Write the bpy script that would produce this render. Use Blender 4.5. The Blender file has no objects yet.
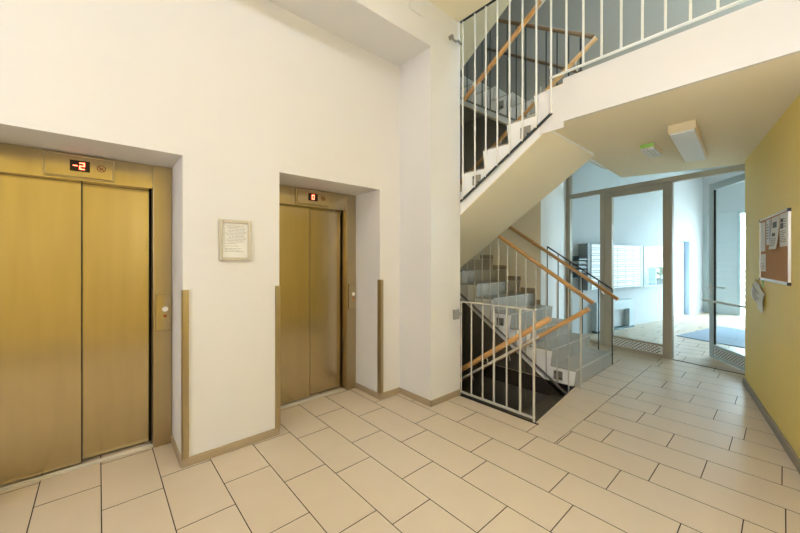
import bpy, math, random
from mathutils import Vector, Matrix

S = bpy.context.scene
C = S.collection
random.seed(4)

# ------------------------------------------------------------------ camera
EYE = 1.473
YAW = math.radians(48.43)          # heading of the view, from the lift wall's direction
cam_data = bpy.data.cameras.new('camera')
cam_data.sensor_width = 36.0
cam_data.lens = 36.0 * 340.0 / 800.0
cam_data.shift_y = -6.5 / 800.0
cam_data.clip_start = 0.02
camera = bpy.data.objects.new('camera', cam_data)
C.objects.link(camera)
camera.location = (0, 0, EYE)
camera.rotation_euler = (math.pi / 2, 0, YAW - math.pi / 2)
S.camera = camera

# ------------------------------------------------------------------ world, exposure
W = bpy.data.worlds.new('daylight')
S.world = W
W.use_nodes = True
bg = W.node_tree.nodes['Background']
bg.inputs[0].default_value = (0.69, 0.86, 1.0, 1)
bg.inputs[1].default_value = 16.0
S.view_settings.view_transform = 'Standard'
S.view_settings.look = 'None'
S.view_settings.gamma = 1
S.view_settings.exposure = 0.50
S.view_settings.use_curve_mapping = False
LAMP_E = 17.0
FILL_GLOBE_E = 68.0  # strength of the added fill globes
FILL_GLOBE_END_E = 108.0
LAMP_COL = (0.93, 0.985, 1.13)

def portal(name, loc, rot, sx, sy):
    d = bpy.data.lights.new(name, 'AREA')
    d.shape = 'RECTANGLE'; d.size = sx; d.size_y = sy
    d.cycles.is_portal = True
    o = bpy.data.objects.new(name, d); C.objects.link(o)
    o.location = loc; o.rotation_euler = rot
    return o

# ------------------------------------------------------------------ materials
def mat(name, col, rough=0.6, metal=0.0, var=0.0, scale=3.0, bump=0.0, bscale=60.0, stretch=None, spec=None, coat=0):
    m = bpy.data.materials.new(name); m.use_nodes = True
    nt = m.node_tree; N = nt.nodes; L = nt.links
    b = N['Principled BSDF']
    b.inputs['Base Color'].default_value = (*col, 1)
    b.inputs['Roughness'].default_value = rough
    b.inputs['Metallic'].default_value = metal
    if spec is not None: b.inputs['Specular IOR Level'].default_value = spec
    if coat: b.inputs['Coat Weight'].default_value = coat
    if var or bump:
        tc = N.new('ShaderNodeTexCoord'); mp = N.new('ShaderNodeMapping')
        L.new(tc.outputs['Object'], mp.inputs[0])
        if stretch: mp.inputs['Scale'].default_value = stretch
    if var:
        n = N.new('ShaderNodeTexNoise'); n.inputs['Scale'].default_value = scale; n.inputs['Detail'].default_value = 5
        L.new(mp.outputs[0], n.inputs[0])
        r = N.new('ShaderNodeMix'); r.data_type = 'RGBA'
        r.inputs[6].default_value = (*[c * (1 - var) for c in col], 1)
        r.inputs[7].default_value = (*[min(1, c * (1 + var)) for c in col], 1)
        L.new(n.outputs[0], r.inputs[0]); L.new(r.outputs[2], b.inputs['Base Color'])
    if bump:
        n2 = N.new('ShaderNodeTexNoise'); n2.inputs['Scale'].default_value = bscale; n2.inputs['Detail'].default_value = 3
        L.new(mp.outputs[0], n2.inputs[0])
        bp = N.new('ShaderNodeBump'); bp.inputs['Strength'].default_value = bump; bp.inputs['Distance'].default_value = 0.002
        L.new(n2.outputs[0], bp.inputs['Height']); L.new(bp.outputs[0], b.inputs['Normal'])
    return m

def glass(name, tint, refl=1.0):
    m = bpy.data.materials.new(name); m.use_nodes = True
    nt = m.node_tree; N = nt.nodes; L = nt.links; N.remove(N['Principled BSDF'])
    out = N['Material Output']
    t = N.new('ShaderNodeBsdfTransparent'); t.inputs[0].default_value = (*tint, 1)
    g = N.new('ShaderNodeBsdfGlossy'); g.inputs['Roughness'].default_value = 0.02
    f = N.new('ShaderNodeFresnel'); f.inputs[0].default_value = 1.3
    x = N.new('ShaderNodeMixShader')
    gm = N.new('ShaderNodeNewGeometry'); iv = N.new('ShaderNodeMath'); iv.operation = 'SUBTRACT'; iv.inputs[0].default_value = 1.0
    mu = N.new('ShaderNodeMath'); mu.operation = 'MULTIPLY'
    L.new(gm.outputs['Backfacing'], iv.inputs[1]); L.new(iv.outputs[0], mu.inputs[0]); L.new(f.outputs[0], mu.inputs[1])
    L.new(mu.outputs[0], x.inputs[0]); L.new(t.outputs[0], x.inputs[1]); L.new(g.outputs[0], x.inputs[2]); L.new(x.outputs[0], out.inputs[0])
    return m

def emis(name, col, s):
    m = bpy.data.materials.new(name); m.use_nodes = True
    b = m.node_tree.nodes['Principled BSDF']
    b.inputs['Base Color'].default_value = (*col, 1)
    b.inputs['Emission Color'].default_value = (*col, 1)
    b.inputs['Emission Strength'].default_value = s
    return m

def frosted(name, d, t):
    m = bpy.data.materials.new(name); m.use_nodes = True
    nt = m.node_tree; N = nt.nodes; L = nt.links; N.remove(N['Principled BSDF'])
    a = N.new('ShaderNodeBsdfDiffuse'); a.inputs[0].default_value = (*d, 1)
    b = N.new('ShaderNodeBsdfTranslucent'); b.inputs[0].default_value = (*t, 1)
    x = N.new('ShaderNodeAddShader')
    L.new(a.outputs[0], x.inputs[0]); L.new(b.outputs[0], x.inputs[1]); L.new(x.outputs[0], N['Material Output'].inputs[0])
    return m

M = dict(
    frost=frosted('frosted_glass', (0.5, 0.54, 0.55), (0.05, 0.055, 0.055)),
    white=mat('white_wall_paint', (0.77, 0.75, 0.73), 0.75, var=0.02, scale=2, bump=0.08, bscale=150),
    ceil=mat('ceiling_paint', (0.92, 0.83, 0.62), 0.8, bump=0.05, bscale=150),
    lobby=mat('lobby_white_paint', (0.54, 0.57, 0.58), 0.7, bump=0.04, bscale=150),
    yellow=mat('ochre_yellow_paint', (0.93, 0.72, 0.21), 0.55, var=0.05, scale=1.5, bump=0.1, bscale=120),
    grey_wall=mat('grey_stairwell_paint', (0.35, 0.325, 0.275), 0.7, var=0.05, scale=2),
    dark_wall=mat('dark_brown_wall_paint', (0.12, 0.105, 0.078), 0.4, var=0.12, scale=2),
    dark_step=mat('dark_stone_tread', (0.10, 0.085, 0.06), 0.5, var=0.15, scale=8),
    tile=mat('beige_floor_tile', (0.645, 0.535, 0.395), 0.38, var=0.05, scale=5, bump=0.04, bscale=90, spec=0.4),
    grout=mat('dark_brown_grout', (0.025, 0.016, 0.010), 0.9),
    skirt=mat('tile_skirting', (0.40, 0.31, 0.20), 0.45, var=0.06, scale=6),
    skirt_grey=mat('grey_skirting', (0.30, 0.26, 0.20), 0.5),
    stone=mat('grey_stone_tile', (0.42, 0.39, 0.33), 0.4, var=0.10, scale=9),
    brass=mat('brushed_bronze_steel', (0.50, 0.42, 0.275), 0.21, 1.0, var=0.10, scale=3.0, bump=0.12, bscale=30, stretch=(6, 6, 0.5)),
    brass_dk=mat('bronze_steel_frame', (0.45, 0.375, 0.24), 0.34, 1.0, var=0.08, scale=3.0, stretch=(6, 6, 0.5)),
    alu=mat('satin_aluminium', (0.78, 0.76, 0.71), 0.4, 0.6),
    gap=mat('black_gap', (0.012, 0.01, 0.008), 0.8),
    bar=mat('galvanised_bar', (0.62, 0.60, 0.54), 0.4, 0.3),
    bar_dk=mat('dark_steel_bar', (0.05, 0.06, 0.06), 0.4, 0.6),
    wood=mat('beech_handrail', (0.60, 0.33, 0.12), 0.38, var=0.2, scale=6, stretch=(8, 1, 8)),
    frame=mat('grey_brown_profile', (0.40, 0.35, 0.26), 0.45, 0.1),
    frame_teal=mat('grey_teal_profile', (0.46, 0.54, 0.54), 0.4, 0.1),
    pane=glass('clear_glass', (0.955, 0.985, 0.985)),
    grille=mat('perforated_kick_plate', (0.78, 0.80, 0.76), 0.5),
    grille_dk=mat('kick_plate_slots', (0.03, 0.035, 0.04), 0.6),
    cork=mat('cork_panel', (0.50, 0.27, 0.12), 0.9, var=0.25, scale=120),
    paper=mat('paper', (0.80, 0.79, 0.74), 0.8),
    paper_g=mat('greenish_note_paper', (0.86, 0.87, 0.80), 0.8),
    ink=mat('grey_print', (0.28, 0.27, 0.25), 0.8),
    photo=mat('printed_picture', (0.10, 0.10, 0.10), 0.6, var=0.6, scale=60),
    blue_pr=mat('blue_print', (0.25, 0.36, 0.55), 0.7),
    cream_fr=mat('cream_frame', (0.52, 0.47, 0.37), 0.45),
    black=mat('black_plastic', (0.012, 0.012, 0.012), 0.35),
    screen=mat('dark_display', (0.02, 0.008, 0.006), 0.25),
    led=emis('red_led', (1.0, 0.16, 0.08), 5.0),
    red=mat('red_brown_print', (0.22, 0.05, 0.02), 0.5),
    orange=mat('orange_print', (0.65, 0.22, 0.05), 0.5),
    button=mat('white_button', (0.85, 0.82, 0.74), 0.3),
    lampbox=mat('cream_lamp_housing', (0.78, 0.66, 0.42), 0.5),
    diffuser=mat('frosted_diffuser', (0.80, 0.84, 0.84), 0.5),
    green=mat('green_sticker', (0.30, 0.62, 0.12), 0.5),
    globe=emis('fill_opal_globe', LAMP_COL, FILL_GLOBE_E),
    fill_globe_end=emis('fill_opal_globe_bright', LAMP_COL, FILL_GLOBE_END_E),
    lamp_on=emis('lit_diffuser', LAMP_COL, LAMP_E),
    mailbox=mat('white_mailbox_door', (0.80, 0.85, 0.87), 0.4),
    mail_edge=mat('grey_mailbox_carcass', (0.22, 0.26, 0.28), 0.5),
    teal_dk=mat('dark_teal_plastic', (0.035, 0.085, 0.09), 0.45),
    blue_dr=mat('pale_blue_door', (0.74, 0.84, 0.90), 0.5),
    blue_jamb=mat('blue_jamb', (0.56, 0.70, 0.86), 0.5),
    mat_blue=mat('blue_grey_mat', (0.30, 0.38, 0.46), 0.95, var=0.2, scale=80, bump=0.5, bscale=200),
    wood_dk=mat('dark_brown_handrail', (0.20, 0.12, 0.06), 0.45, var=0.2, scale=6, stretch=(8, 1, 8)),
    steel=mat('satin_steel_fixing', (0.34, 0.32, 0.28), 0.4, 0.6),
    bar_lt=mat('pale_grey_bar', (0.82, 0.81, 0.77), 0.4, 0.1),
    lit_edge_strip=mat('pale_painted_edge_light', (0.66, 0.65, 0.60), 0.45),  # light on the tread edges put into the colour
    console=mat('pale_grey_blue_paint', (0.50, 0.60, 0.62), 0.5),
    entr=mat('bright_white_paint', (0.90, 0.90, 0.89), 0.7),
    leaf=mat('leaf_green', (0.22, 0.30, 0.07), 0.5, var=0.4, scale=9),
    pot=mat('pale_pot', (0.70, 0.74, 0.72), 0.5),
    pave=mat('pale_paving', (0.62, 0.60, 0.56), 0.8, var=0.08, scale=4),
    step_shade=mat('grey_shade_strip', (0.30, 0.27, 0.23), 0.8),
)

# ------------------------------------------------------------------ mesh builder
class MB:
    def __init__(s): s.v = []; s.f = []; s.mi = []
    def add(s, vs, fs, mi=0):
        n = len(s.v); s.v += [tuple(p) for p in vs]
        s.f += [tuple(i + n for i in f) for f in fs]; s.mi += [mi] * len(fs); return s
    def box(s, x0, x1, y0, y1, z0, z1, mi=0):
        return s.hexa([(x0, y0), (x1, y0), (x1, y1), (x0, y1)], z0, z1, mi)
    def hexa(s, poly, z0, z1, mi=0):
        """vertical prism over a plan polygon (counter-clockwise)"""
        a = sum(poly[i][0] * poly[(i + 1) % len(poly)][1] - poly[(i + 1) % len(poly)][0] * poly[i][1] for i in range(len(poly)))
        if a < 0: poly = poly[::-1]
        n = len(poly)
        vs = [(x, y, z0) for x, y in poly] + [(x, y, z1) for x, y in poly]
        fs = [tuple(range(n))[::-1], tuple(range(n, 2 * n))] + [(i, (i + 1) % n, n + (i + 1) % n, n + i) for i in range(n)]
        return s.add(vs, fs, mi)
    def xprism(s, poly, x0, x1, mi=0):
        """prism along x over a (y, z) polygon"""
        a = sum(poly[i][0] * poly[(i + 1) % len(poly)][1] - poly[(i + 1) % len(poly)][0] * poly[i][1] for i in range(len(poly)))
        if a < 0: poly = poly[::-1]
        n = len(poly)
        vs = [(x0, y, z) for y, z in poly] + [(x1, y, z) for y, z in poly]
        fs = [tuple(range(n))[::-1], tuple(range(n, 2 * n))] + [(i, (i + 1) % n, n + (i + 1) % n, n + i) for i in range(n)]
        return s.add(vs, fs, mi)
    def tube(s, p0, p1, r, n=10, mi=0, r1=None):
        p0 = Vector(p0); p1 = Vector(p1); d = (p1 - p0).normalized()
        u = d.cross(Vector((0, 0, 1)))
        if u.length < 1e-4: u = Vector((1, 0, 0))
        u.normalize(); w = d.cross(u)
        r1 = r if r1 is None else r1
        vs = []
        for p, rr in ((p0, r), (p1, r1)):
            for k in range(n):
                a = 2 * math.pi * k / n
                vs.append(p + u * math.cos(a) * rr + w * math.sin(a) * rr)
        fs = [(k, n + k, n + (k + 1) % n, (k + 1) % n) for k in range(n)] + [tuple(range(n)), tuple(range(n, 2 * n))[::-1]]
        return s.add(vs, fs, mi)
    def bar(s, p0, p1, wx, h, mi=0):
        """flat bar between two points: wx sideways, h in the vertical plane"""
        p0 = Vector(p0); p1 = Vector(p1); d = (p1 - p0).normalized()
        u = d.cross(Vector((0, 0, 1)))
        if u.length < 1e-4: u = Vector((1, 0, 0))
        u.normalize(); w = u.cross(d)
        vs = []
        for p in (p0, p1):
            for a, b in ((-1, -1), (1, -1), (1, 1), (-1, 1)):
                vs.append(p + u * a * wx / 2 + w * b * h / 2)
        return s.add(vs, [(3, 2, 1, 0), (4, 5, 6, 7), (0, 1, 5, 4), (1, 2, 6, 5), (2, 3, 7, 6), (3, 0, 4, 7)], mi)
    def build(s, name, m, parent=None, bevel=0, smooth=False):
        me = bpy.data.meshes.new(name)
        off = base(parent)
        me.from_pydata([(Vector(p) - off) for p in s.v], [], s.f)
        for mm in (m if isinstance(m, (list, tuple)) else [m]): me.materials.append(M[mm])
        for p, i in zip(me.polygons, s.mi): p.material_index = i; p.use_smooth = False
        me.update()
        o = bpy.data.objects.new(name, me); C.objects.link(o)
        if parent is not None: o.parent = parent
        if bevel:
            b = o.modifiers.new('bevel', 'BEVEL'); b.width = bevel; b.segments = 2; b.limit_method = 'ANGLE'
        if smooth:
            for p in me.polygons: p.use_smooth = len(p.vertices) == 4
        return o

def base(o):
    v = Vector((0, 0, 0))
    while o is not None:
        v = v + o.location; o = o.parent
    return v

def tag(o, label=None, cat=None, group=None, kind=None):
    if label: o['label'] = label
    if cat: o['category'] = cat
    if group: o['group'] = group
    if kind: o['kind'] = kind
    return o

def thing(name, loc, label, cat, group=None, kind=None):
    o = bpy.data.objects.new(name, None); C.objects.link(o); o.location = loc
    o.empty_display_size = 0.1
    return tag(o, label, cat, group, kind)

def copy_tree(o, parent=None):
    c = o.copy(); C.objects.link(c); c.parent = parent
    for ch in list(o.children): copy_tree(ch, c)
    return c

def struct(mb, name, m, label, cat, bevel=0):
    return tag(mb.build(name, m, None, bevel), label, cat, None, 'structure')

# lobby frame: s runs along the glazed partition (towards the stairs), t runs out into the lobby
LO = (6.2, 0.33); LA = (0.199, 0.98); LN = (0.98, -0.199)
def lp(s, t): return (LO[0] + s * LA[0] + t * LN[0], LO[1] + s * LA[1] + t * LN[1])
def lbox(mb, s0, s1, t0, t1, z0, z1, mi=0):
    return mb.hexa([lp(s0, t0), lp(s1, t0), lp(s1, t1), lp(s0, t1)], z0, z1, mi)
# yellow wall frame: q runs along the wall away from its far end, d comes out of it towards the hall
YO = (5.746, 0.302); YA = (-0.983, -0.183); YN = (-0.183, 0.983)
def yp(q, d): return (YO[0] + q * YA[0] + d * YN[0], YO[1] + q * YA[1] + d * YN[1])
def ybox(mb, q0, q1, d0, d1, z0, z1, mi=0):
    return mb.hexa([yp(q0, d0), yp(q1, d0), yp(q1, d1), yp(q0, d1)], z0, z1, mi)

# ------------------------------------------------------------------ stair numbers
R = 0.1863; T = 0.275; SL = R / T; D = 0.43
FX0, FX1 = 2.97, 4.10          # flight over the stairs down
GX0, GX1 = 4.15, 5.38          # flight rising from the hall
Y1 = 1.60                      # first riser of the rising flight
Y2 = 1.51                      # top nosing of the returning flight
UP = 16 * R                    # upper floor level
MID = 8 * R
YB = 4.65                      # back wall of the stairwell
CEIL = 4.06
WY = 2.83                      # lift wall face
OPEN = ((-0.64, 0.447), (1.145, 2.224))
LINT = 2.217
FY = 3.27                      # lift frame face
DY = 3.36                      # lift door face

# ================================================================== STRUCTURE
# floor: screed + individual tiles in columns
floor = MB()
floor.box(-2.4, 2.97, -1.4, 3.45, -0.2, -0.004, 1)
floor.hexa([(2.97, -1.4), (4.15, -1.4), (4.15, 1.60), (2.97, 1.49)], -0.2, -0.004, 1)
floor.box(4.15, 13.5, -4.6, 2.9, -0.2, -0.004, 1)
floor.hexa([(2.97, 1.46), (4.15, 1.575), (4.15, 1.605), (2.97, 1.49)], -0.2, 0.0, 0)
J = 0.0026
def tile(x0, x1, y0, y1):
    x0 += J; x1 -= J; y0 += J; y1 -= J
    if x1 - x0 < 0.01 or y1 - y0 < 0.01: return
    floor.add([(x0, y0, -0.004), (x1, y0, -0.004), (x1, y1, -0.004), (x0, y1, -0.004), (x0, y0, 0), (x1, y0, 0), (x1, y1, 0), (x0, y1, 0)],
              [(4, 5, 6, 7)], 0)
    n = len(floor.v) - 8
    floor.f += [tuple(i + n for i in q) for q in ((0, 1, 5, 4), (1, 2, 6, 5), (2, 3, 7, 6), (3, 0, 4, 7))]; floor.mi += [1] * 4
offs = {-2: .233, -1: .537, 0: .233, 1: .376, 2: .018, 3: .377, 4: .233, 5: .49, 6: .232, 7: .38, 8: .15, 9: .597, 10: .371, 11: .006, 12: .28, 13: .215, 14: .43, 15: .038, 16: .329, 17: .054, 18: .243, 19: .546}
cyc = [.597, .371, .006, .371, .49, .232]
for c in range(-8, 45):
    x0 = 0.013 + 0.303 * c; x1 = x0 + 0.303
    o = offs.get(c, cyc[c % 6])
    lo, hi = (-1.4, 3.45) if x0 < 5.6 else (-4.5, 2.85)
    k = math.floor((lo - o) / 0.606)
    while o + k * 0.606 < hi:
        a = max(lo, o + k * 0.606); b = min(hi, o + (k + 1) * 0.606)
        if x0 >= 2.6 and x0 < 5.6:
            b = min(b, 1.222)
        if b > a: tile(x0, x1, a, b)
        k += 1
x = 2.74
for c in range(0, 12):
    x1 = [2.935, 3.24, 3.545, 3.85, 4.155, 4.46, 4.765, 5.07, 5.375, 5.773][c] if c < 10 else None
    if x1 is None: break
    e0 = lambda q: 1.46 + (q - 2.97) * 0.0975
    hi = 1.60 if x1 > 4.2 else 1.46
    if 3.0 < x1 < 4.2:
        floor.hexa([(x + J, 1.222 + J), (x1 - J, 1.222 + J), (x1 - J, e0(x1) - 0.002), (x + J, e0(x) - 0.002)], -0.004, 0.0, 0)
    else: tile(x, x1, 1.222, hi)
    if x1 >= 4.4 or x1 < 2.95: tile(x, x1, hi, 3.0)
    x = x1
struct(floor, 'floor', ['tile', 'grout'], 'beige tiled hall floor laid in staggered oblong tiles', 'floor')

# lift wall with two openings
w = MB()
zc = 4.25
xs = [-2.4, OPEN[0][0], OPEN[0][1], OPEN[1][0], OPEN[1][1], 2.5]
out = [(-2.4, 0), (OPEN[0][0], 0), (OPEN[0][0], LINT), (OPEN[0][1], LINT), (OPEN[0][1], 0), (OPEN[1][0], 0), (OPEN[1][0], LINT), (OPEN[1][1], LINT), (OPEN[1][1], 0), (2.5, 0), (2.5, zc), (-2.4, zc)]
n_ = len(out)
w.add([(a, WY, z) for a, z in out] + [(a, 3.56, z) for a, z in out], [tuple(range(n_)), tuple(range(n_, 2 * n_))[::-1]] + [((i + 1) % n_, i, n_ + i, n_ + (i + 1) % n_) for i in range(n_)])
struct(MB().box(-2.4, 2.5, 3.57, 3.7, 0, zc), 'wall_shaft', 'white', 'wall of the lift shafts behind the lift doors', 'wall')
struct(w, 'wall_left', 'white', 'tall white wall with the two lift openings', 'wall')
# soffit block over the lift wall
struct(MB().box(-2.4, 2.5, 2.35, WY, 3.62, zc), 'ceiling_bulkhead', 'white', 'dropped bulkhead running along the top of the lift wall', 'ceiling')
# pier between the lifts and the stairs, it also closes the stairwell on this side
struct(MB().box(2.5, 2.965, 2.35, YB + 0.1, -2.0, 7.6), 'wall_pier', 'white', 'white pier jutting out between the lifts and the staircase', 'wall')
struct(MB().box(-2.4, 2.93, -1.5, 2.36, CEIL, 4.25), 'ceiling', 'ceil', 'high cream ceiling over the lift hall', 'ceiling')
struct(MB().box(-2.55, -2.4, -1.5, 3.75, 0, 4.25), 'wall_rear', 'white', 'white end wall of the lift hall beside the first lift', 'wall')
# yellow wall
y = MB()
ybox(y, 0, 8.5, -0.15, 0, 0, 2.65)
ybox(y, 2.87, 8.5, -0.15, 0, 2.65, 4.2)
struct(y, 'wall_right', 'yellow', 'ochre yellow wall carrying the cork notice board', 'wall')
struct(MB().box(5.72, 6.34, 0.10, 0.22, 0, 3.7), 'wall_return', 'yellow', 'short return of the yellow wall beside the glass door', 'wall')
# upper floor slab: fascia flush with the balustrade, soffit over the right of the hall
s = MB()
s.hexa([(2.97, 1.43), (2.97, -1.6), (5.95, -1.6), (5.9, 0.4), (5.6, 1.53)], 2.65, UP)
struct(s, 'floor_upper', ['ceil'], 'upper floor slab with its cream soffit above the right of the hall', 'floor')
struct(MB().box(2.945, 2.97, -1.6, 1.24, 2.65, UP + 0.03).box(2.958, 2.97, 1.24, 1.45, 2.60, UP - 0.016), 'trim_1', 'white', 'white fascia board along the edge of the upper floor', 'trim')
# stairwell walls
g = MB()
g.box(5.40, 5.55, 2.63, YB, 0, UP)
struct(g, 'wall_stair_right', 'ceil', 'beige stair wall behind the wall side handrail', 'wall')
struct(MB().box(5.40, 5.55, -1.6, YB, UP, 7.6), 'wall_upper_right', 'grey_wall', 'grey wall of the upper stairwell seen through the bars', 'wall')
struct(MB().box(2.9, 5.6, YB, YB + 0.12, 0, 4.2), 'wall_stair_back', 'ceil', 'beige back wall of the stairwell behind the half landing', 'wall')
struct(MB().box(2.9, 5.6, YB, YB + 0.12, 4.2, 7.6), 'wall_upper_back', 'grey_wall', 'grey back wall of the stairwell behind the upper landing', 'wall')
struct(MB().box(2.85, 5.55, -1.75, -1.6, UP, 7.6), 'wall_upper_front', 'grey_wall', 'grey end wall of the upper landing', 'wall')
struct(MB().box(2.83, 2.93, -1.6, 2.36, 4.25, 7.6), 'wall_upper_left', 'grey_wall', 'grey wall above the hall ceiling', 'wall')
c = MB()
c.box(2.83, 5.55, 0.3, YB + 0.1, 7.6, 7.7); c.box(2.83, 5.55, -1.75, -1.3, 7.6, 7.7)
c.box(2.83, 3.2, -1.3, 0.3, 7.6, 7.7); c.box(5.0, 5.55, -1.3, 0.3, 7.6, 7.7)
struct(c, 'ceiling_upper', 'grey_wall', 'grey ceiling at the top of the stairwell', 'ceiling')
struct(MB().box(3.2, 5.0, -1.3, 0.3, 7.63, 7.65), 'added_skylight', 'pane', 'added skylight, out of view, lighting the upper landing', 'window')  # unseen opening added to bring daylight into the upper stairwell
portal('added_skylight_portal', (4.1, -0.5, 7.6), (0, 0, 0), 1.8, 1.6)
# dark basement walls below
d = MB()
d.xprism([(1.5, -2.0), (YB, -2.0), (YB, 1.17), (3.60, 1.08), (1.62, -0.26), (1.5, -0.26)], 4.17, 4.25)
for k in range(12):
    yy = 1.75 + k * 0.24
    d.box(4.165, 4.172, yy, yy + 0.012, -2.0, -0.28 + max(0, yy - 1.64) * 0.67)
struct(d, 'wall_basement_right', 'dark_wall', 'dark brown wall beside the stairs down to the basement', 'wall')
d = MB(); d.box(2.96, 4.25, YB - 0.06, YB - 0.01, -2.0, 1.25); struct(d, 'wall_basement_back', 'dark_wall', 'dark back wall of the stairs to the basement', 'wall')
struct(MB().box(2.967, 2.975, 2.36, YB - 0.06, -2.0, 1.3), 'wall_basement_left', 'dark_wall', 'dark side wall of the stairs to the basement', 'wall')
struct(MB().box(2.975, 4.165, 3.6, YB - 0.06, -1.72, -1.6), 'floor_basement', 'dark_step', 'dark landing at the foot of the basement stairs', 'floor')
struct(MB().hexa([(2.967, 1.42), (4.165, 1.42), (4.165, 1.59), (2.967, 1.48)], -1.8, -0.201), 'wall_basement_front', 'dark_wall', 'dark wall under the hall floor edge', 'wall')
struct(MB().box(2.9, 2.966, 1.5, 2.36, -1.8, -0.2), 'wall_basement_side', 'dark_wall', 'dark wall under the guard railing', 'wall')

# lobby shell
l = MB()
l.hexa([(5.395, 2.62), lp(2.46, 0.0), lp(2.66, 0.0), (5.56, 2.83), (5.56, 2.629), (5.395, 2.629)], 0, 4.3)
struct(l, 'wall_entrance', 'entr', 'bright white wall between the staircase and the glass partition', 'wall')
l = MB()
lbox(l, 2.46, 2.66, 0, 4.40, 0, 4.3); lbox(l, 2.46, 2.66, 5.37, 6.4, 0, 4.3); lbox(l, 2.46, 2.66, 4.40, 5.37, 2.0, 4.3)
lbox(l, 2.6, 2.66, 4.40, 5.37, 0, 2.0)
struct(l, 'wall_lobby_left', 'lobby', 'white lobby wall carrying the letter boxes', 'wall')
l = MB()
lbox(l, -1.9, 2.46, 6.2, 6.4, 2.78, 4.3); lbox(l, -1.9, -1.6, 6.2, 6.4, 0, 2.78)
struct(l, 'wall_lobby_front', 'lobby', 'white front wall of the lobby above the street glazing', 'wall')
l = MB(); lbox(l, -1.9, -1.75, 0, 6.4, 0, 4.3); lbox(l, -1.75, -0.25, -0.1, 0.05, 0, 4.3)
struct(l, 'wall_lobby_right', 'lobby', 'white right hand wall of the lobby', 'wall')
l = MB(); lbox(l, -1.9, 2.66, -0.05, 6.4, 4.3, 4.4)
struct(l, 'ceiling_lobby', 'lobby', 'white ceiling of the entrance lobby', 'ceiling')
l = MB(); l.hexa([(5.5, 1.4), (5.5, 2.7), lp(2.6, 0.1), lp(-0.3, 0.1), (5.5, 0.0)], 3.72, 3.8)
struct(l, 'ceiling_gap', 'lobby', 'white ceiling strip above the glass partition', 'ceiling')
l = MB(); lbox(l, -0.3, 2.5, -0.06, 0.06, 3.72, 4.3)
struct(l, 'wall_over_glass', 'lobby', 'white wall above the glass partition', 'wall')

# baseboards
def skirt(name, segs, m, label, h=0.062):
    b = MB()
    for seg in segs: b.hexa(seg, 0, h)
    return struct(b, name, m, label, 'baseboard', 0.003)
th = 0.012
b = MB()
def sk(x0, x1, y0, y1): b.box(x0, x1, y0, y1, 0, 0.062)
sk(-2.4, OPEN[0][0], WY - th, WY); sk(OPEN[0][1], OPEN[1][0], WY - th, WY); sk(OPEN[1][1], 2.5, WY - th, WY)
sk(OPEN[0][1] - th, OPEN[0][1], WY - th, FY); sk(OPEN[1][1] - th, OPEN[1][1], WY - th, FY)
sk(2.5 - th, 2.5, 2.35 - th, WY); sk(2.5 - th, 2.965, 2.35 - th, 2.35)
struct(b, 'baseboard_left', 'skirt', 'beige tile skirting along the lift wall and the pier', 'baseboard', 0.002)
b = MB(); ybox(b, 0, 8.5, 0, 0.022, 0, 0.07)
struct(b, 'baseboard_right', 'skirt_grey', 'grey brown skirting along the yellow wall', 'baseboard', 0.003)
b = MB(); lbox(b, 2.448, 2.46, 0.05, 4.40, 0, 0.05); lbox(b, 2.448, 2.46, 5.37, 6.2, 0, 0.05)
struct(b, 'baseboard_lobby', 'lobby', 'white skirting along the lobby wall', 'baseboard')

# ================================================================== GLASS PARTITION (window_1, door_1, door_2)
p = thing('window_1', (*lp(2.1, 0), 0), 'fixed glass partition in grey profiles beside the staircase', 'window', None, 'structure')
def lpart(name, m, parent, *boxes, bevel=0):
    mb = MB()
    for bx in boxes: lbox(mb, *bx)
    return mb.build(name, m, parent, bevel)
lpart('post', 'frame', p, (2.375, 2.455, -0.04, 0.04, 0, 3.72), bevel=0.003)
lpart('mullion', 'frame', p, (1.735, 1.815, -0.04, 0.04, 0, 2.62), bevel=0.003)
lpart('transom', 'frame', p, (-0.25, 2.375, -0.045, 0.045, 2.625, 2.70), bevel=0.003)
lpart('bottom_rail', 'frame', p, (1.815, 2.375, -0.03, 0.03, 0.001, 0.06), bevel=0.003)
lpart('pane', 'pane', p, (1.815, 2.375, -0.004, 0.004, 0.06, 2.625))
lpart('pane', 'pane', p, (-0.25, 2.375, -0.004, 0.004, 2.70, 3.72))
lpart('jamb', 'frame', p, (-0.25, -0.14, -0.04, 0.04, 0, 2.625))
lpart('threshold', 'gap', p, (-0.14, 0.77, -0.012, 0.012, 0.0, 0.004))

def kick(mb, fbox, rows=5, cols=11, seed=2):
    """slots punched in a kick plate; fbox(u0,u1,z0,z1) adds one"""
    rnd = random.Random(seed)
    for r in range(rows):
        for k in range(cols):
            u0 = (k + 0.12 + 0.5 * (r % 2)) / (cols + 0.5); u1 = u0 + 0.62 / (cols + 0.5)
            z0 = (r + 0.25) / rows; z1 = z0 + 0.5 / rows
            fbox(mb, u0, u1, z0, z1)

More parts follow.
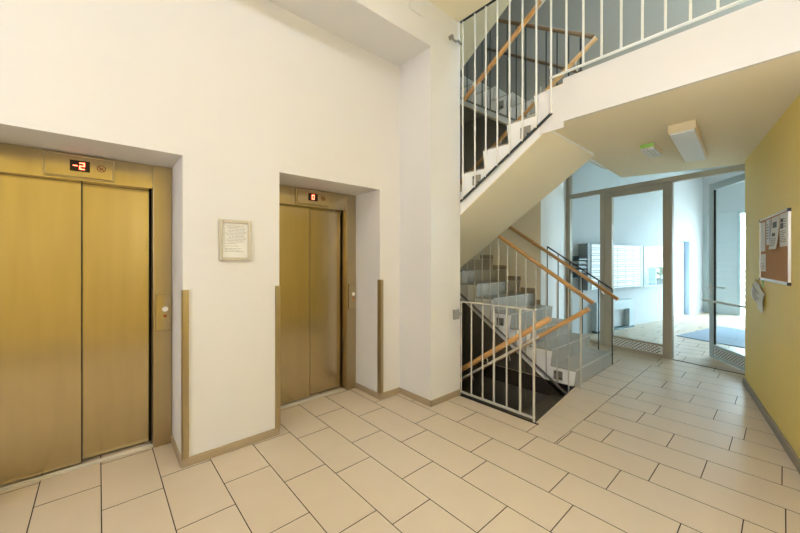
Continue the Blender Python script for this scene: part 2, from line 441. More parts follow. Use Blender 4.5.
dr = thing('door_1', (*lp(1.25, 0), 0), 'closed glass door leaf with a grey brown frame and perforated kick plate', 'door', None, 'structure')
f = MB()
lbox(f, 0.77, 0.885, -0.035, 0.035, 0.006, 2.622); lbox(f, 1.62, 1.733, -0.035, 0.035, 0.006, 2.622)
lbox(f, 0.885, 1.62, -0.035, 0.035, 2.535, 2.622); lbox(f, 0.885, 1.62, -0.035, 0.035, 0.006, 0.05); lbox(f, 0.885, 1.62, -0.035, 0.035, 0.17, 0.20)
f.build('door_frame', 'frame', dr, 0.003)
lpart('pane', 'pane', dr, (0.885, 1.62, -0.004, 0.004, 0.20, 2.535))
kp = lpart('kick_plate', 'grille', dr, (0.885, 1.62, -0.032, 0.012, 0.05, 0.17))
k_ = MB(); kick(k_, lambda mb, a, b, c0, c1: lbox(mb, 1.60 - a * 0.70, 1.60 - b * 0.70, -0.0335, -0.032, 0.055 + c0 * 0.11, 0.055 + c1 * 0.11), 5, 12)
k_.build('kick_plate_slots', 'grille_dk', kp)

# open leaf: hinge at H, swings out into the lobby
H0 = lp(-0.10, 0.05); H1 = lp(0.545, 0.67)
dv = Vector((H1[0] - H0[0], H1[1] - H0[1])); LW = dv.length; du = dv / LW; dn = Vector((-du.y, du.x))
def op(u, v): return (H0[0] + du.x * u + dn.x * v, H0[1] + du.y * u + dn.y * v)
def obx(mb, u0, u1, v0, v1, z0, z1, mi=0): return mb.hexa([op(u0, v0), op(u1, v0), op(u1, v1), op(u0, v1)], z0, z1, mi)
od = thing('door_2', (H0[0], H0[1], 0), 'glass door leaf standing open beside the yellow wall', 'door', None, 'structure')
f = MB()
obx(f, 0, 0.09, -0.022, 0.022, 0.01, 2.62); obx(f, LW - 0.09, LW, -0.022, 0.022, 0.01, 2.62)
obx(f, 0.09, LW - 0.09, -0.022, 0.022, 2.52, 2.62); obx(f, 0.09, LW - 0.09, -0.022, 0.022, 0.01, 0.05); obx(f, 0.09, LW - 0.09, -0.022, 0.022, 0.17, 0.21)
f.build('door_frame', 'frame_teal', od, 0.003)
f = MB(); obx(f, 0.09, LW - 0.09, -0.004, 0.004, 0.21, 2.52); f.build('pane', 'pane', od)
f = MB(); obx(f, LW - 0.094, LW - 0.09, -0.012, 0.012, 0.21, 2.52); f.build('glazing_seal', 'gap', od)
f = MB(); obx(f, 0.09, LW - 0.09, -0.012, 0.012, 0.05, 0.17); kp = f.build('kick_plate', 'grille', od)
k_ = MB(); kick(k_, lambda mb, a, b, c0, c1: obx(mb, 0.10 + a * 0.70, 0.10 + b * 0.70, 0.012, 0.0135, 0.055 + c0 * 0.11, 0.055 + c1 * 0.11), 5, 12)
k_.build('kick_plate_slots', 'grille_dk', kp)
h = MB()
for sg in (-1, 1):
    a0 = op(LW - 0.05, sg * 0.022); a1 = op(LW - 0.05, sg * 0.075); a2 = op(LW - 0.19, sg * 0.075)
    h.tube((*a0, 1.06), (*a1, 1.06), 0.011); h.tube((*a1, 1.06), (*a2, 1.06), 0.010)
    obx(h, LW - 0.07, LW - 0.03, min(sg * 0.022, sg * 0.028), max(sg * 0.022, sg * 0.028), 0.95, 1.12)
h.build('lever_handle', 'bar', od)
h = MB()
for u in (0.06, LW - 0.04):
    h.tube((*op(u, 0.022), 0.865), (*op(u, 0.085), 0.865), 0.009)
h.tube((*op(0.02, 0.085), 0.865), (*op(LW + 0.03, 0.085), 0.865), 0.016)
h.build('push_bar', 'bar', od)

# ================================================================== LIFTS
def seg_digit(mb, ch, x0, z0, w_, h_, y0, y1):
    t = w_ * 0.22
    segs = {'a': (0, w_, h_ - t, h_), 'd': (0, w_, 0, t), 'g': (0, w_, h_ / 2 - t / 2, h_ / 2 + t / 2), 'f': (0, t, h_ / 2, h_), 'e': (0, t, 0, h_ / 2), 'b': (w_ - t, w_, h_ / 2, h_), 'c': (w_ - t, w_, 0, h_ / 2)}
    for q in {'2': 'abged', '0': 'abcdef', '-': 'g'}[ch]:
        a, b, c0, c1 = segs[q]; mb.box(x0 + a, x0 + b, y0, y1, z0 + c0, z0 + c1)

def lift(ox, text, label, disp):
    """ox = right edge of the opening"""
    e = thing('elevator', (ox - 0.54, FY, 0), label, 'elevator')
    xl, xr = ox - 1.077, ox - 0.004
    f = MB(); f.box(xr - 0.122, xr, FY, 3.5, 0.002, LINT - 0.003); f.build('door_post', 'brass_dk', e, 0.003)
    f = MB(); f.box(xl, xl + 0.122, FY, 3.5, 0.002, LINT - 0.003); f.build('door_post', 'brass_dk', e, 0.003)
    f = MB(); f.box(xl + 0.122, xr - 0.124, FY + 0.004, 3.5, 2.03, LINT - 0.003); f.build('header_panel', 'brass', e, 0.002)
    dx0, dx1 = xl + 0.122, xr - 0.122; mid = xr - 0.535
    f = MB(); f.box(dx0, mid, DY - 0.012, DY + 0.02, 0.018, 2.03); f.build('door_panel', 'brass', e, 0.003)
    f = MB(); f.box(mid - 0.02, dx1 - 0.018, DY + 0.022, DY + 0.05, 0.018, 2.03); f.build('door_panel', 'brass', e, 0.003)
    f = MB(); f.box(mid + 0.0005, mid + 0.005, DY - 0.008, DY + 0.021, 0.018, 2.03); f.build('door_seam', 'gap', e)
    f = MB(); f.box(dx0, dx1, DY + 0.06, DY + 0.09, 0.0, 2.1); f.build('shaft_gap', 'gap', e)
    f = MB(); f.box(dx0 - 0.02, dx1 + 0.004, FY + 0.03, DY - 0.014, -0.003, 0.007); f.box(dx0 - 0.02, dx1 + 0.004, FY + 0.055, FY + 0.063, 0.007, 0.010); f.build('door_sill', 'alu', e)
    ix0, ix1 = disp['panel']
    f = MB(); f.box(ix0, ix1, FY - 0.024, FY + 0.004, 2.05, 2.19); ip = f.build('indicator_panel', 'brass', e, 0.003)
    f = MB(); f.box(ix0 - 0.008, ix1 + 0.008, FY - 0.010, FY + 0.003, 2.042, 2.198); f.build('indicator_shadow_rim', 'brass_dk', ip)  # darker rim painting the shadow round the indicator panel
    a, b = disp['screen']
    f = MB(); f.box(a, b, FY - 0.0265, FY - 0.024, 2.088, 2.163); f.build('display_screen', 'screen', ip)
    f = MB(); cx = (a + b) / 2
    if text == '-2':
        seg_digit(f, '-', cx - 0.036, 2.102, 0.024, 0.048, FY - 0.028, FY - 0.0265); seg_digit(f, '2', cx - 0.004, 2.102, 0.029, 0.048, FY - 0.028, FY - 0.0265)
    else:
        seg_digit(f, '0', cx - 0.014, 2.102, 0.029, 0.048, FY - 0.028, FY - 0.0265)
    f.build('floor_digits', 'led', ip)
    f = MB(); sx = disp['sym']; n = 28; r0, r1 = 0.020, 0.0245; sz = 2.126; yy0, yy1 = FY - 0.026, FY - 0.024
    for k in range(n):
        a0, a1 = 2 * math.pi * k / n, 2 * math.pi * (k + 1) / n
        pts = [(sx + r * math.cos(t_), sz + r * math.sin(t_)) for r, t_ in ((r0, a0), (r1, a0), (r1, a1), (r0, a1))]
        f.add([(q[0], yy0, q[1]) for q in pts] + [(q[0], yy1, q[1]) for q in pts], [(0, 1, 2, 3), (7, 6, 5, 4), (0, 4, 5, 1), (1, 5, 6, 2), (2, 6, 7, 3), (3, 7, 4, 0)])
    f.bar((sx - 0.015, (yy0 + yy1) / 2, sz + 0.015), (sx + 0.015, (yy0 + yy1) / 2, sz - 0.015), 0.002, 0.005)
    f.box(sx - 0.010, sx - 0.003, yy0, yy1, sz - 0.010, sz + 0.004); f.box(sx + 0.003, sx + 0.010, yy0, yy1, sz - 0.006, sz + 0.009)
    f.build('prohibition_symbol', 'red', ip)
    # call plate on the right post
    cx0, cx1 = xr - 0.108, xr - 0.012
    f = MB(); f.box(cx0, cx1, FY - 0.02, FY, 0.915, 1.2); cp = f.build('call_plate', 'brass', e, 0.003)
    bx = (cx0 + cx1) / 2 + 0.012
    f = MB(); f.tube((bx, FY - 0.02, 1.085), (bx, FY - 0.026, 1.085), 0.020, 20); f.build('call_button', 'button', cp)
    f = MB(); f.tube((bx, FY - 0.0195, 1.034), (bx, FY - 0.0215, 1.034), 0.016, 3); f.tube((bx, FY - 0.0195, 1.028), (bx, FY - 0.0215, 1.028), 0.012, 12); f.build('fire_symbol', 'orange', cp)
    return e
lift(OPEN[0][1], '-2', 'bronze lift showing a red -2 at the left edge', dict(panel=(-0.27, 0.08), screen=(-0.147, -0.045), sym=0.016))
lift(OPEN[1][1], '0', 'bronze lift showing a red 0, beside the pier', dict(panel=(1.5, 1.85), screen=(1.617, 1.723), sym=1.785))

# corner guards
for x0, x1, y0, y1, z1, lab in (
    (OPEN[0][1] - 0.002, OPEN[0][1] + 0.036, WY - 0.004, WY + 0.0, 1.26, 'bronze corner strip on the right edge of the first lift opening showing -2'),
    (OPEN[1][0] - 0.036, OPEN[1][0] + 0.002, WY - 0.004, WY + 0.0, 1.256, 'bronze corner strip on the left edge of the second lift opening'),
    (OPEN[1][1] - 0.002, OPEN[1][1] + 0.036, WY - 0.004, WY + 0.0, 1.265, 'bronze corner strip between the second lift opening and the pier')):
    g = MB(); g.box(x0, x1, y0 - th, y1, 0.064, z1)
    edge = OPEN[1][0] if abs(x1 - OPEN[1][0]) < 0.01 else x0 + 0.002
    if edge == OPEN[1][0]: g.box(edge, edge + 0.004, y0 - th, WY + 0.035, 0.064, z1)
    else: g.box(edge - 0.004, edge, y0 - th, WY + 0.035, 0.064, z1)
    tag(g.build('corner_guard', 'brass_dk'), lab, 'corner strip', 'bronze corner strips of the lift openings')

# framed notice
fr = thing('framed_notice', (0.795, WY, 1.465), 'small framed sheet of printed rules on the wall between the lifts', 'framed notice')
f = MB(); a, b, z0, z1 = 0.678, 0.912, 1.467, 1.782; fw = 0.026
f.box(a, a + fw, WY - 0.022, WY - 0.001, z0, z1); f.box(b - fw, b, WY - 0.022, WY - 0.001, z0, z1)
f.box(a + fw, b - fw, WY - 0.022, WY - 0.001, z0, z0 + fw); f.box(a + fw, b - fw, WY - 0.022, WY - 0.001, z1 - fw, z1)
f.build('frame', 'cream_fr', fr, 0.004)
f = MB(); f.box(a + fw, b - fw, WY - 0.008, WY - 0.001, z0 + fw, z1 - fw); sh = f.build('sheet', 'paper', fr)
f = MB(); rnd = random.Random(9); zz = z1 - 0.048
for i in range(19):
    if i in (13, 15): zz -= 0.009; continue
    L0 = rnd.uniform(0.02, 0.05) if i < 12 else 0.022; L1 = rnd.uniform(0.03, 0.06) if i < 12 else rnd.uniform(0.06, 0.12)
    xx = a + fw + L0 - 0.005
    while xx < b - fw - L1 + 0.02:
        ww = rnd.uniform(0.008, 0.024); f.box(xx, min(xx + ww, b - fw - 0.012), WY - 0.0088, WY - 0.008, zz, zz + 0.0032); xx += ww + 0.004
    zz -= 0.0112
f.build('printed_lines', 'ink', sh)

# ================================================================== STAIRS
def flight(name, label, x0, x1, y0, sg, z0, toplip=0.0, tread_m='stone'):
    """8 risers from z0; first riser at y0, going sg along y"""
    st = thing(name, ((x0 + x1) / 2, y0, z0), label, 'staircase', 'concrete stair flights')
    Y = lambda w_: y0 + sg * w_
    poly = [(Y(0.022), z0 + R - D)]
    for k in range(8):
        poly += [(Y(k * T + 0.022), z0 + k * R + (0 if k else 0)), (Y(k * T), z0 + (k + 1) * R - 0.014)]
    poly += [(Y(7 * T + 0.03 + toplip), z0 + 8 * R - 0.014), (Y(7 * T + 0.03 + toplip), z0 + 8 * R - D + SL * (0.03 + toplip))]
    body = MB().xprism(poly, x0, x1).build('stringer_slab', 'entr', st)
    so0, so1 = z0 + R - D + SL * 0.0 - 0.001, z0 + 8 * R - D + SL * (0.03 + toplip) - 0.001
    MB().xprism([(Y(0.022), so0), (Y(7 * T + 0.03 + toplip), so1), (Y(7 * T + 0.03 + toplip), so1 - 0.008), (Y(0.022), so0 - 0.008)], x0, x1).build('soffit', 'ceil', st)
    for k in range(8):
        t_ = MB()
        w0, w1 = k * T - 0.004, (k + 1) * T + 0.02 if k < 7 else 7 * T + 0.03 + toplip
        ya, yb = sorted((Y(w0), Y(w1)))
        n = 3; xa = x0 - 0.003
        cuts = [xa, x0 + 0.30 + 0.3 * (k % 2), x0 + 0.9, x1]
        for i in range(3): t_.box(cuts[i] + (0.002 if i else 0), cuts[i + 1] - 0.002, ya, yb, z0 + (k + 1) * R - 0.014, z0 + (k + 1) * R)
        so = t_.build('tread', tread_m, st, 0.002)
        ny0, ny1 = sorted((Y(w0 - 0.0015), Y(w0 + 0.012)))
        MB().box(x0 + 0.002, x1 - 0.003, ny0, ny1, z0 + (k + 1) * R - 0.006, z0 + (k + 1) * R + 0.0015).build('lit_edge_strip', 'lit_edge_strip', so)  # pale strip painting the lit front edge of the tread
        r_ = MB()
        for i in range(3):
            xa_, xb_ = cuts[i] + 0.003 + (0.002 if i else 0.004), cuts[i + 1] - 0.002
            pz0, pz1 = z0 + k * R, z0 + (k + 1) * R - 0.014
            r_.xprism([(Y(k * T + 0.012), pz0), (Y(k * T - 0.001), pz1), (Y(k * T + 0.01), pz1), (Y(k * T + 0.024), pz0)], xa_, xb_)
        r_.build('riser', tread_m, so)
    return st
F1 = flight('stair_flight', 'stair flight rising from the hall floor beside the glass partition', GX0, GX1, Y1, 1, 0.0)
YL2 = Y2 + 7 * T
F2 = flight('stair_flight', 'stair flight with white soffit climbing to the upper floor slab', FX0, FX1, YL2, -1, MID, 0.09)
F3 = copy_tree(F1); F3.location.z += UP; F3['label'] = 'upper stair flight seen behind the bars, rising away from the upper floor'
F4 = copy_tree(F2); F4.location.z += UP; F4['label'] = 'topmost stair flight, only its grey underside showing at the top'
# floor plates under the 1st flight and landings
def landing(name, z, label):
    m_ = MB(); m_.box(FX0, FX1, YL2, YB, z - 0.30, z); m_.box(FX1, GX0, 3.56, YB, z - 0.30, z); m_.box(GX0, 5.40, Y1 + 7 * T + 0.035, YB, z - 0.30, z)
    return struct(m_, name, 'stone', label, 'landing')
landing('floor_landing', MID, 'half landing at the back of the staircase')
landing('floor_landing_upper', MID + UP, 'upper half landing at the back of the staircase')
# stepped skirting on the stair wall
b = MB()
for k in range(3, 8):
    y0_, y1_ = max(2.635, Y1 + k * T), Y1 + (k + 1) * T
    b.box(5.385, 5.40, y0_, y1_, (k + 1) * R, (k + 1) * R + 0.075)
struct(b, 'baseboard_stair', 'skirt', 'stepped tile skirting climbing the stair wall', 'baseboard')
# stairs down
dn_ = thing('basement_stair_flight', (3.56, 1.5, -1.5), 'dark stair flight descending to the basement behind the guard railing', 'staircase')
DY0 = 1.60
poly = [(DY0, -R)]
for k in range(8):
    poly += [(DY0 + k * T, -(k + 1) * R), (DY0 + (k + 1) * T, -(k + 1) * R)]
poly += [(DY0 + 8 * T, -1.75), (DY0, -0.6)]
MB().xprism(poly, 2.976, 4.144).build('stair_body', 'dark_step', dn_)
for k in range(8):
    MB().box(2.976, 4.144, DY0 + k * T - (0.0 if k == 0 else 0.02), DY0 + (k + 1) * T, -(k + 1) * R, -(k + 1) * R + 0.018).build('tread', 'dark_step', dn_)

# ---------- railings
BS = 0.1335
def tubes(name, m, parent, r, *pts):
    mb = MB()
    for a_, b_ in zip(pts[:-1], pts[1:]): mb.tube(a_, b_, r, 14)
    return mb.build(name, m, parent, smooth=True)
def bracket(parent, x, y_, z, dx=0, dz=-0.10):
    mb = MB(); mb.tube((x, y_, z), (x, y_, z + dz * 0.5), 0.007, 8); mb.tube((x, y_, z + dz * 0.5), (x + dx, y_, z + dz), 0.007, 8)
    return mb.build('bracket', 'bar', parent)
def plate(parent, x, y_, z, s_=0.105):
    mb = MB(); mb.box(x - 0.014, x - 0.004, y_ - s_ / 2, y_ + s_ / 2, z - s_ / 2, z + s_ / 2)
    o = mb.build('fixing_plate', 'steel', parent, 0.002)
    for a_, b_ in ((-1, -1), (1, 1)):
        q = MB(); q.tube((x - 0.014, y_ + a_ * s_ * 0.28, z + b_ * s_ * 0.28), (x - 0.022, y_ + a_ * s_ * 0.28, z + b_ * s_ * 0.28), 0.010, 8); q.build('bolt', 'bar_dk', o)
    return o

# left railing of the rising flight
def rail_f1(label, wd='wood', bm='bar'):
    zr = lambda yy: 0.972 + SL * (yy - 1.383)                 # handrail axis
    zb = lambda yy: R + SL * (yy - Y1) - 0.355                # lower flat bar
    rl = thing('stair_railing', (4.2, 1.56, 0), label, 'railing', 'railings of the rising flights')
    tubes('handrail', wd, rl, 0.024, (4.14, 1.41, zr(1.41)), (4.14, 3.55, zr(3.55)))
    mb = MB(); mb.bar((4.125, 1.66, zb(1.66)), (4.125, 3.5, zb(3.5)), 0.012, 0.024); mb.build('lower_bar', 'steel', rl)
    k = 0; yy = 1.54
    while yy < 3.5:
        mb = MB(); bot = 0.0 if k == 0 else zb(yy)
        mb.tube((4.13, yy, bot), (4.13, yy, zr(yy) - 0.05), 0.0075 if k else 0.011, 8)
        mb.tube((4.13, yy, zr(yy) - 0.055), (4.14, yy, zr(yy) - 0.005), 0.006, 6)
        mb.build('baluster', bm, rl); yy += BS; k += 1
    for py, pz in ((1.80, 0.085), (2.59, 0.625)): plate(rl, 4.15, py, pz)
    return rl
r1 = rail_f1('railing of thin bars with beech handrail on the open left side of the rising stairs')
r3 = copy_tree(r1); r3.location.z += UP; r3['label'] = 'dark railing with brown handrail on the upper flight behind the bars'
def recolour_rails(o):  # gives copied rails a darker brown handrail and dark bars
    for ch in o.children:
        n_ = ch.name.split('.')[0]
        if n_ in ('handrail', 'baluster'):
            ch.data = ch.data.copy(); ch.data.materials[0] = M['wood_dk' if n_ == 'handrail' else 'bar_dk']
recolour_rails(r3)
# right railing + wall handrail
def rail_right(label):
    zr = lambda yy: 0.955 + SL * (yy - 1.53)
    rl = thing('wall_handrail', (5.42, 1.60, 0), label, 'handrail', 'right hand handrails of the stairs')
    X = 5.36
    tubes('handrail', 'wood', rl, 0.025, (X - 0.04, 1.50, zr(1.50)), (X - 0.04, 3.6, zr(3.6)))
    mb = MB()
    zt = lambda yy: 1.05 + SL * (yy - 1.604) + 0.01
    mb.bar((5.43, 1.604, zt(1.604)), (5.43, 2.533, zt(2.533)), 0.012, 0.02); mb.build('upper_bar', 'bar_dk', rl)
    k = 0
    for yy in (1.604, 1.78, 2.0, 2.18, 2.36, 2.533):
        mb = MB(); kk = max(0, math.floor((yy - Y1) / T) + 1)
        mb.tube((5.43, yy, 0.0), (5.43, yy, zt(yy)), 0.008, 8); mb.build('baluster', 'bar_dk', rl)
    for yy in (1.7, 2.45, 3.2):
        bracket(rl, X - 0.04, yy, zr(yy) - 0.02, 0.08, -0.06)
    return rl
q1 = rail_right('long beech handrail with thin dark bars on the right side of the rising stairs')
q3 = copy_tree(q1); q3.location.z += UP; q3['label'] = 'dark brown wall side handrail of the upper flight behind the bars'; recolour_rails(q3)
# rails of the stairs down
def rail_down(x, ya, za, yb, zb_, label, sx):
    rl = thing('basement_handrail', (x, ya, za), label, 'handrail', 'handrails of the stairs down')
    tubes('handrail', 'wood', rl, 0.026, (x, ya, za), (x, yb, zb_))
    if x < 3.5:
        mb = MB(); mb.bar((x + sx, ya + 0.12, za - 0.19), (x + sx, yb, zb_ - 0.10), 0.02, 0.02); mb.build('rail_bar', 'bar', rl)
    for f_ in (0.12, 0.5, 0.8):
        yy = ya + (yb - ya) * f_; zz = za + (zb_ - za) * f_
        mb = MB(); mb.tube((x, yy, zz), (x + sx, yy, zz - 0.10), 0.007, 8); mb.build('bracket', 'bar', rl)
    return rl
rail_down(3.06, 1.405, 0.942, 2.75, 0.0, 'near beech handrail of the stairs down, just behind the guard railing', 0.03)
rail_down(4.07, 1.43, 0.93, 3.4, -0.46, 'far beech handrail of the stairs down, crossing the rising flight', 0.03)

# guard railing at the well
gr = thing('guard_railing', (2.97, 1.5, 0), 'low metal guard railing between the pier and the stairs down', 'railing')
GX = 2.955
MB().box(GX - 0.006, GX + 0.03, 1.49, 2.347, 1.012, 1.026).build('top_rail', 'bar', gr, 0.002)
MB().bar((GX + 0.01, 1.5, 0.035), (GX + 0.01, 2.347, 0.035), 0.03, 0.014).build('bottom_rail', 'bar', gr)
for i, yy in enumerate((1.507, 1.642, 1.783, 1.925, 2.059, 2.199, 2.335)):
    mb = MB(); mb.tube((GX + 0.01, yy, 0.035 if i else 0.0), (GX + 0.01, yy, 1.012), 0.011 if i in (0, 1, 3) else 0.008, 10); mb.build('baluster', 'bar', gr)
mb = MB(); mb.box(2.84, 2.925, 2.325, 2.349, 0.835, 0.94); mb.box(2.92, 2.96, 2.325, 2.337, 0.87, 0.905); mb.build('wall_bracket', 'steel', gr, 0.002)

# tall balustrade screen along the upper flight and the upper floor
bl = thing('balustrade', (2.955, 1.34, 2.7), 'tall screen of vertical bars along the upper flight and upper floor edge', 'balustrade')
BX = 2.945
zb = lambda yy: 2.745 - 0.645 * (yy - 1.343)
mb = MB(); mb.bar((BX, 1.335, zb(1.335)), (BX, 2.33, zb(2.33)), 0.012, 0.022); mb.build('lower_bar', 'bar_dk', bl)
mb = MB(); mb.bar((BX - 0.01, -1.5, 3.052), (BX - 0.01, 1.345, 3.052), 0.026, 0.011); mb.build('floor_rail', 'bar_lt', bl)
MB().box(BX - 0.012, BX + 0.012, -1.5, 2.33, CEIL - 0.010, CEIL - 0.002).build('head_rail', 'bar_dk', bl)
k = 0; yy = 2.298
while yy > -1.45:
    mb = MB(); xx = BX if yy > 1.3 else BX - 0.01
    z0_ = zb(yy) if yy > 1.3 else 3.05
    mb.tube((xx, yy, z0_), (xx, yy, CEIL - 0.012), 0.0088, 10); mb.build('baluster', 'bar_lt', bl); yy -= 0.158 if k == 0 else 0.1332; k += 1
zh = lambda yy: 3.222 - 0.684 * (yy - 2.375)
tubes('handrail', 'wood', bl, 0.023, (3.03, 2.34, zh(2.34)), (3.03, 1.43, zh(1.43)))
for yy in (2.17, 1.45):
    mb = MB(); mb.tube((BX, yy, zh(yy) - 0.03), (3.03, yy, zh(yy) - 0.03), 0.008, 8); mb.tube((3.03, yy - 0.04, zh(yy - 0.04) - 0.03), (3.03, yy + 0.04, zh(yy + 0.04) - 0.03), 0.008, 8); mb.build('bracket', 'bar', bl)
for py, pz in ((1.585, 2.66), (2.13, 2.31)): plate(bl, 2.968, py, pz, 0.10)
mb = MB(); mb.tube((2.79, 2.349, 3.83), (2.79, 2.31, 3.83), 0.022, 12); mb.tube((2.79, 2.325, 3.82), (2.845, 2.315, 3.80), 0.011, 8); mb.tube((2.845, 2.315, 3.80), (2.89, 2.318, 3.83), 0.011, 8); mb.tube((2.89, 2.318, 3.83), (BX, 2.318, 3.81), 0.011, 8)
mb.build('wall_hook', 'steel', bl)
# far handrail of the upper flight
fh = thing('upper_handrail', (4.02, 1.35, 3.8), 'brown handrail crossing behind the bars on the far side of the upper flight', 'handrail')
z4 = lambda yy: 3.854 - SL * (yy - 1.37)
tubes('handrail', 'wood', fh, 0.024, (4.02, 1.34, z4(1.34)), (4.02, 3.3, z4(3.3)))
for yy in (1.55, 2.5): bracket(fh, 4.02, yy, z4(yy) - 0.02, 0.04, -0.10)

# ================================================================== CEILING LAMPS
def hall_lamp(x, label):
    lm = thing('hall_ceiling_lamp', (x, 1.0, CEIL), label, 'ceiling lamp', 'lamps of the hall ceiling')
    MB().box(x - 0.62, x + 0.62, 0.92, 1.08, CEIL - 0.04, CEIL - 0.001).build('housing', 'lampbox', lm, 0.004)
    MB().box(x - 0.6, x + 0.6, 0.95, 1.05, CEIL - 0.085, CEIL - 0.035).build('diffuser', 'lamp_on', lm)
hall_lamp(-1.0, 'lit ceiling lamp over the first lift')
hall_lamp(0.95, 'lit ceiling lamp over the second lift')
def fill_globe_lamp(p, n_, label, gm='globe'):  # unseen globe lamps added behind the viewer as fill light
    lm = thing('added_fill_lamp', p, label, 'fill lamp', 'opal fill lamps added behind the viewer')
    P0 = Vector(p); N_ = Vector((n_[0], n_[1], 0)).normalized()
    MB().tube(P0 + N_ * 0.001, P0 + N_ * 0.03, 0.07, 24).build('wall_rose', 'alu', lm)
    MB().tube(P0 + N_ * 0.03, P0 + N_ * 0.09, 0.02, 12).build('arm', 'alu', lm)
    c_ = P0 + N_ * 0.18; mb = MB(); nu, nv = 20, 12; vs = []
    for j in range(nv + 1):
        for i in range(nu):
            a_, b_ = 2 * math.pi * i / nu, math.pi * j / nv
            vs.append(c_ + Vector((math.cos(a_) * math.sin(b_), math.sin(a_) * math.sin(b_), math.cos(b_))) * 0.11)
    mb.add(vs, [(j * nu + i, (j + 1) * nu + i, (j + 1) * nu + (i + 1) % nu, j * nu + (i + 1) % nu) for j in range(nv) for i in range(nu)])
    mb.build('globe', gm, lm, smooth=True)
fill_globe_lamp((-2.4, 1.0, 2.0), (1, 0), 'added opal fill lamp, unseen, on the end wall beside the first lift', 'fill_globe_end')
fill_globe_lamp((*yp(4.32, 0), 2.0), YN, 'added opal fill lamp, unseen, on the yellow wall behind the viewer')
cl = thing('ceiling_light', (4.33, 0.6, 2.65), 'long cream box light with white diffuser under the soffit', 'ceiling light')
MB().hexa([(3.735, 0.485), (3.735, 0.672), (4.925, 0.735), (4.925, 0.548)], 2.575, 2.649).build('housing', 'lampbox', cl, 0.003)
MB().hexa([(3.745, 0.495), (3.745, 0.662), (4.915, 0.725), (4.915, 0.558)], 2.562, 2.576).build('diffuser', 'diffuser', cl, 0.003)
el = thing('emergency_light', (4.33, 0.92, 2.65), 'small ribbed emergency light with green edge under the soffit', 'emergency light')
MB().box(4.15, 4.52, 0.855, 0.975, 2.606, 2.649).build('housing', 'lampbox', el, 0.004)
MB().box(4.146, 4.15, 0.857, 0.973, 2.61, 2.645).build('green_label', 'green', el)
mb = MB()
for i in range(4): mb.box(4.155, 4.515, 0.86 + i * 0.029, 0.86 + i * 0.029 + 0.022, 2.585, 2.606)
mb.build('diffuser', 'diffuser', el, 0.003)

# ================================================================== NOTICE BOARD
nb = thing('notice_board', (*yp(1.38, 0), 1.28), 'cork notice board in an aluminium frame on the yellow wall', 'notice board')
Q0, Q1, Z0, Z1 = 0.895, 1.875, 1.28, 1.866
mb = MB(); ybox(mb, Q0 + 0.012, Q1 - 0.012, 0.001, 0.012, Z0 + 0.02, Z1 - 0.012); mb.build('cork_panel', 'cork', nb)
mb = MB(); FW = 0.013; ybox(mb, Q0, Q0 + FW, 0.001, 0.018, Z0, Z1); ybox(mb, Q1 - FW, Q1, 0.001, 0.018, Z0, Z1); ybox(mb, Q0 + FW, Q1 - FW, 0.001, 0.018, Z0, Z0 + 0.022); ybox(mb, Q0 + FW, Q1 - FW, 0.001, 0.018, Z1 - FW, Z1)
mb.build('frame', 'alu', nb, 0.002)
for q in (Q0 - 0.003, Q1 - 0.019):
    for z in (Z0 - 0.003, Z1 - 0.025):
        mb = MB(); ybox(mb, q, q + 0.022, 0.0005, 0.021, z, z + 0.026); mb.build('corner_cap', 'black', nb, 0.004)
def sheet(q0, q1, z0, z1, label, prints, m='paper', d0=0.013, curl=0.0, name='pinned_paper'):
    o = thing(name, (*yp((q0 + q1) / 2, d0), z0), label, 'paper', 'papers pinned to the cork board')
    n = 6; mb = MB()
    for i in range(n):
        f0, f1 = i / n, (i + 1) / n
        c0, c1 = curl * f0 ** 2, curl * f1 ** 2      # lifts towards the bottom
        za, zb_ = z1 - (z1 - z0) * f0, z1 - (z1 - z0) * f1
        vs = []
        for dd in (0, 0.0012):
            vs += [(*yp(q0, d0 + c0 + dd), za), (*yp(q1, d0 + c0 + dd), za), (*yp(q1, d0 + c1 + dd), zb_), (*yp(q0, d0 + c1 + dd), zb_)]
        mb.add(vs, [(3, 2, 1, 0), (4, 5, 6, 7), (0, 1, 5, 4), (1, 2, 6, 5), (2, 3, 7, 6), (3, 0, 4, 7)])
    sh_ = mb.build('sheet', m, o)
    for nm, mm, rects in prints:
        mb = MB()
        for a, b, c0, c1 in rects:
            fz = 1 - (c0 + c1) / 2; dd = d0 + curl * fz ** 2 + 0.0016 + abs(curl) * 0.06
            qa, qb = q0 + (q1 - q0) * a, q0 + (q1 - q0) * b
            ybox(mb, qa, qb, dd, dd + 0.0006, z0 + (z1 - z0) * c0, z0 + (z1 - z0) * c1)
        mb.build(nm, mm, o)
    return o
def lines(z0, z1, n, seed, a=0.12, b=0.88):
    rnd = random.Random(seed); out = []
    for i in range(n):
        z = z0 + (z1 - z0) * (i + 0.3) / n; out.append((a, a + (b - a) * rnd.uniform(0.6, 1), z, z + (z1 - z0) * 0.35 / n))
    return out
sheet(0.925, 1.105, 1.555, 1.83, 'blank white sheet at the far top corner of the cork board', [])
sheet(1.15, 1.315, 1.61, 1.84, 'narrow sheet with blue print, second along the top of the cork board', [('blue_edge', 'blue_pr', [(0.80, 0.98, 0.05, 0.98), (0.0, 0.05, 0.05, 0.98)]), ('printed_lines', 'ink', lines(0.2, 0.85, 6, 3, 0.12, 0.7))])
sheet(1.36, 1.60, 1.565, 1.84, 'curling leaflet with two dark pictures on the cork board', [('picture', 'photo', [(0.2, 0.75, 0.66, 0.84), (0.2, 0.65, 0.40, 0.5)]), ('printed_lines', 'ink', lines(0.08, 0.36, 5, 5))], curl=0.02)
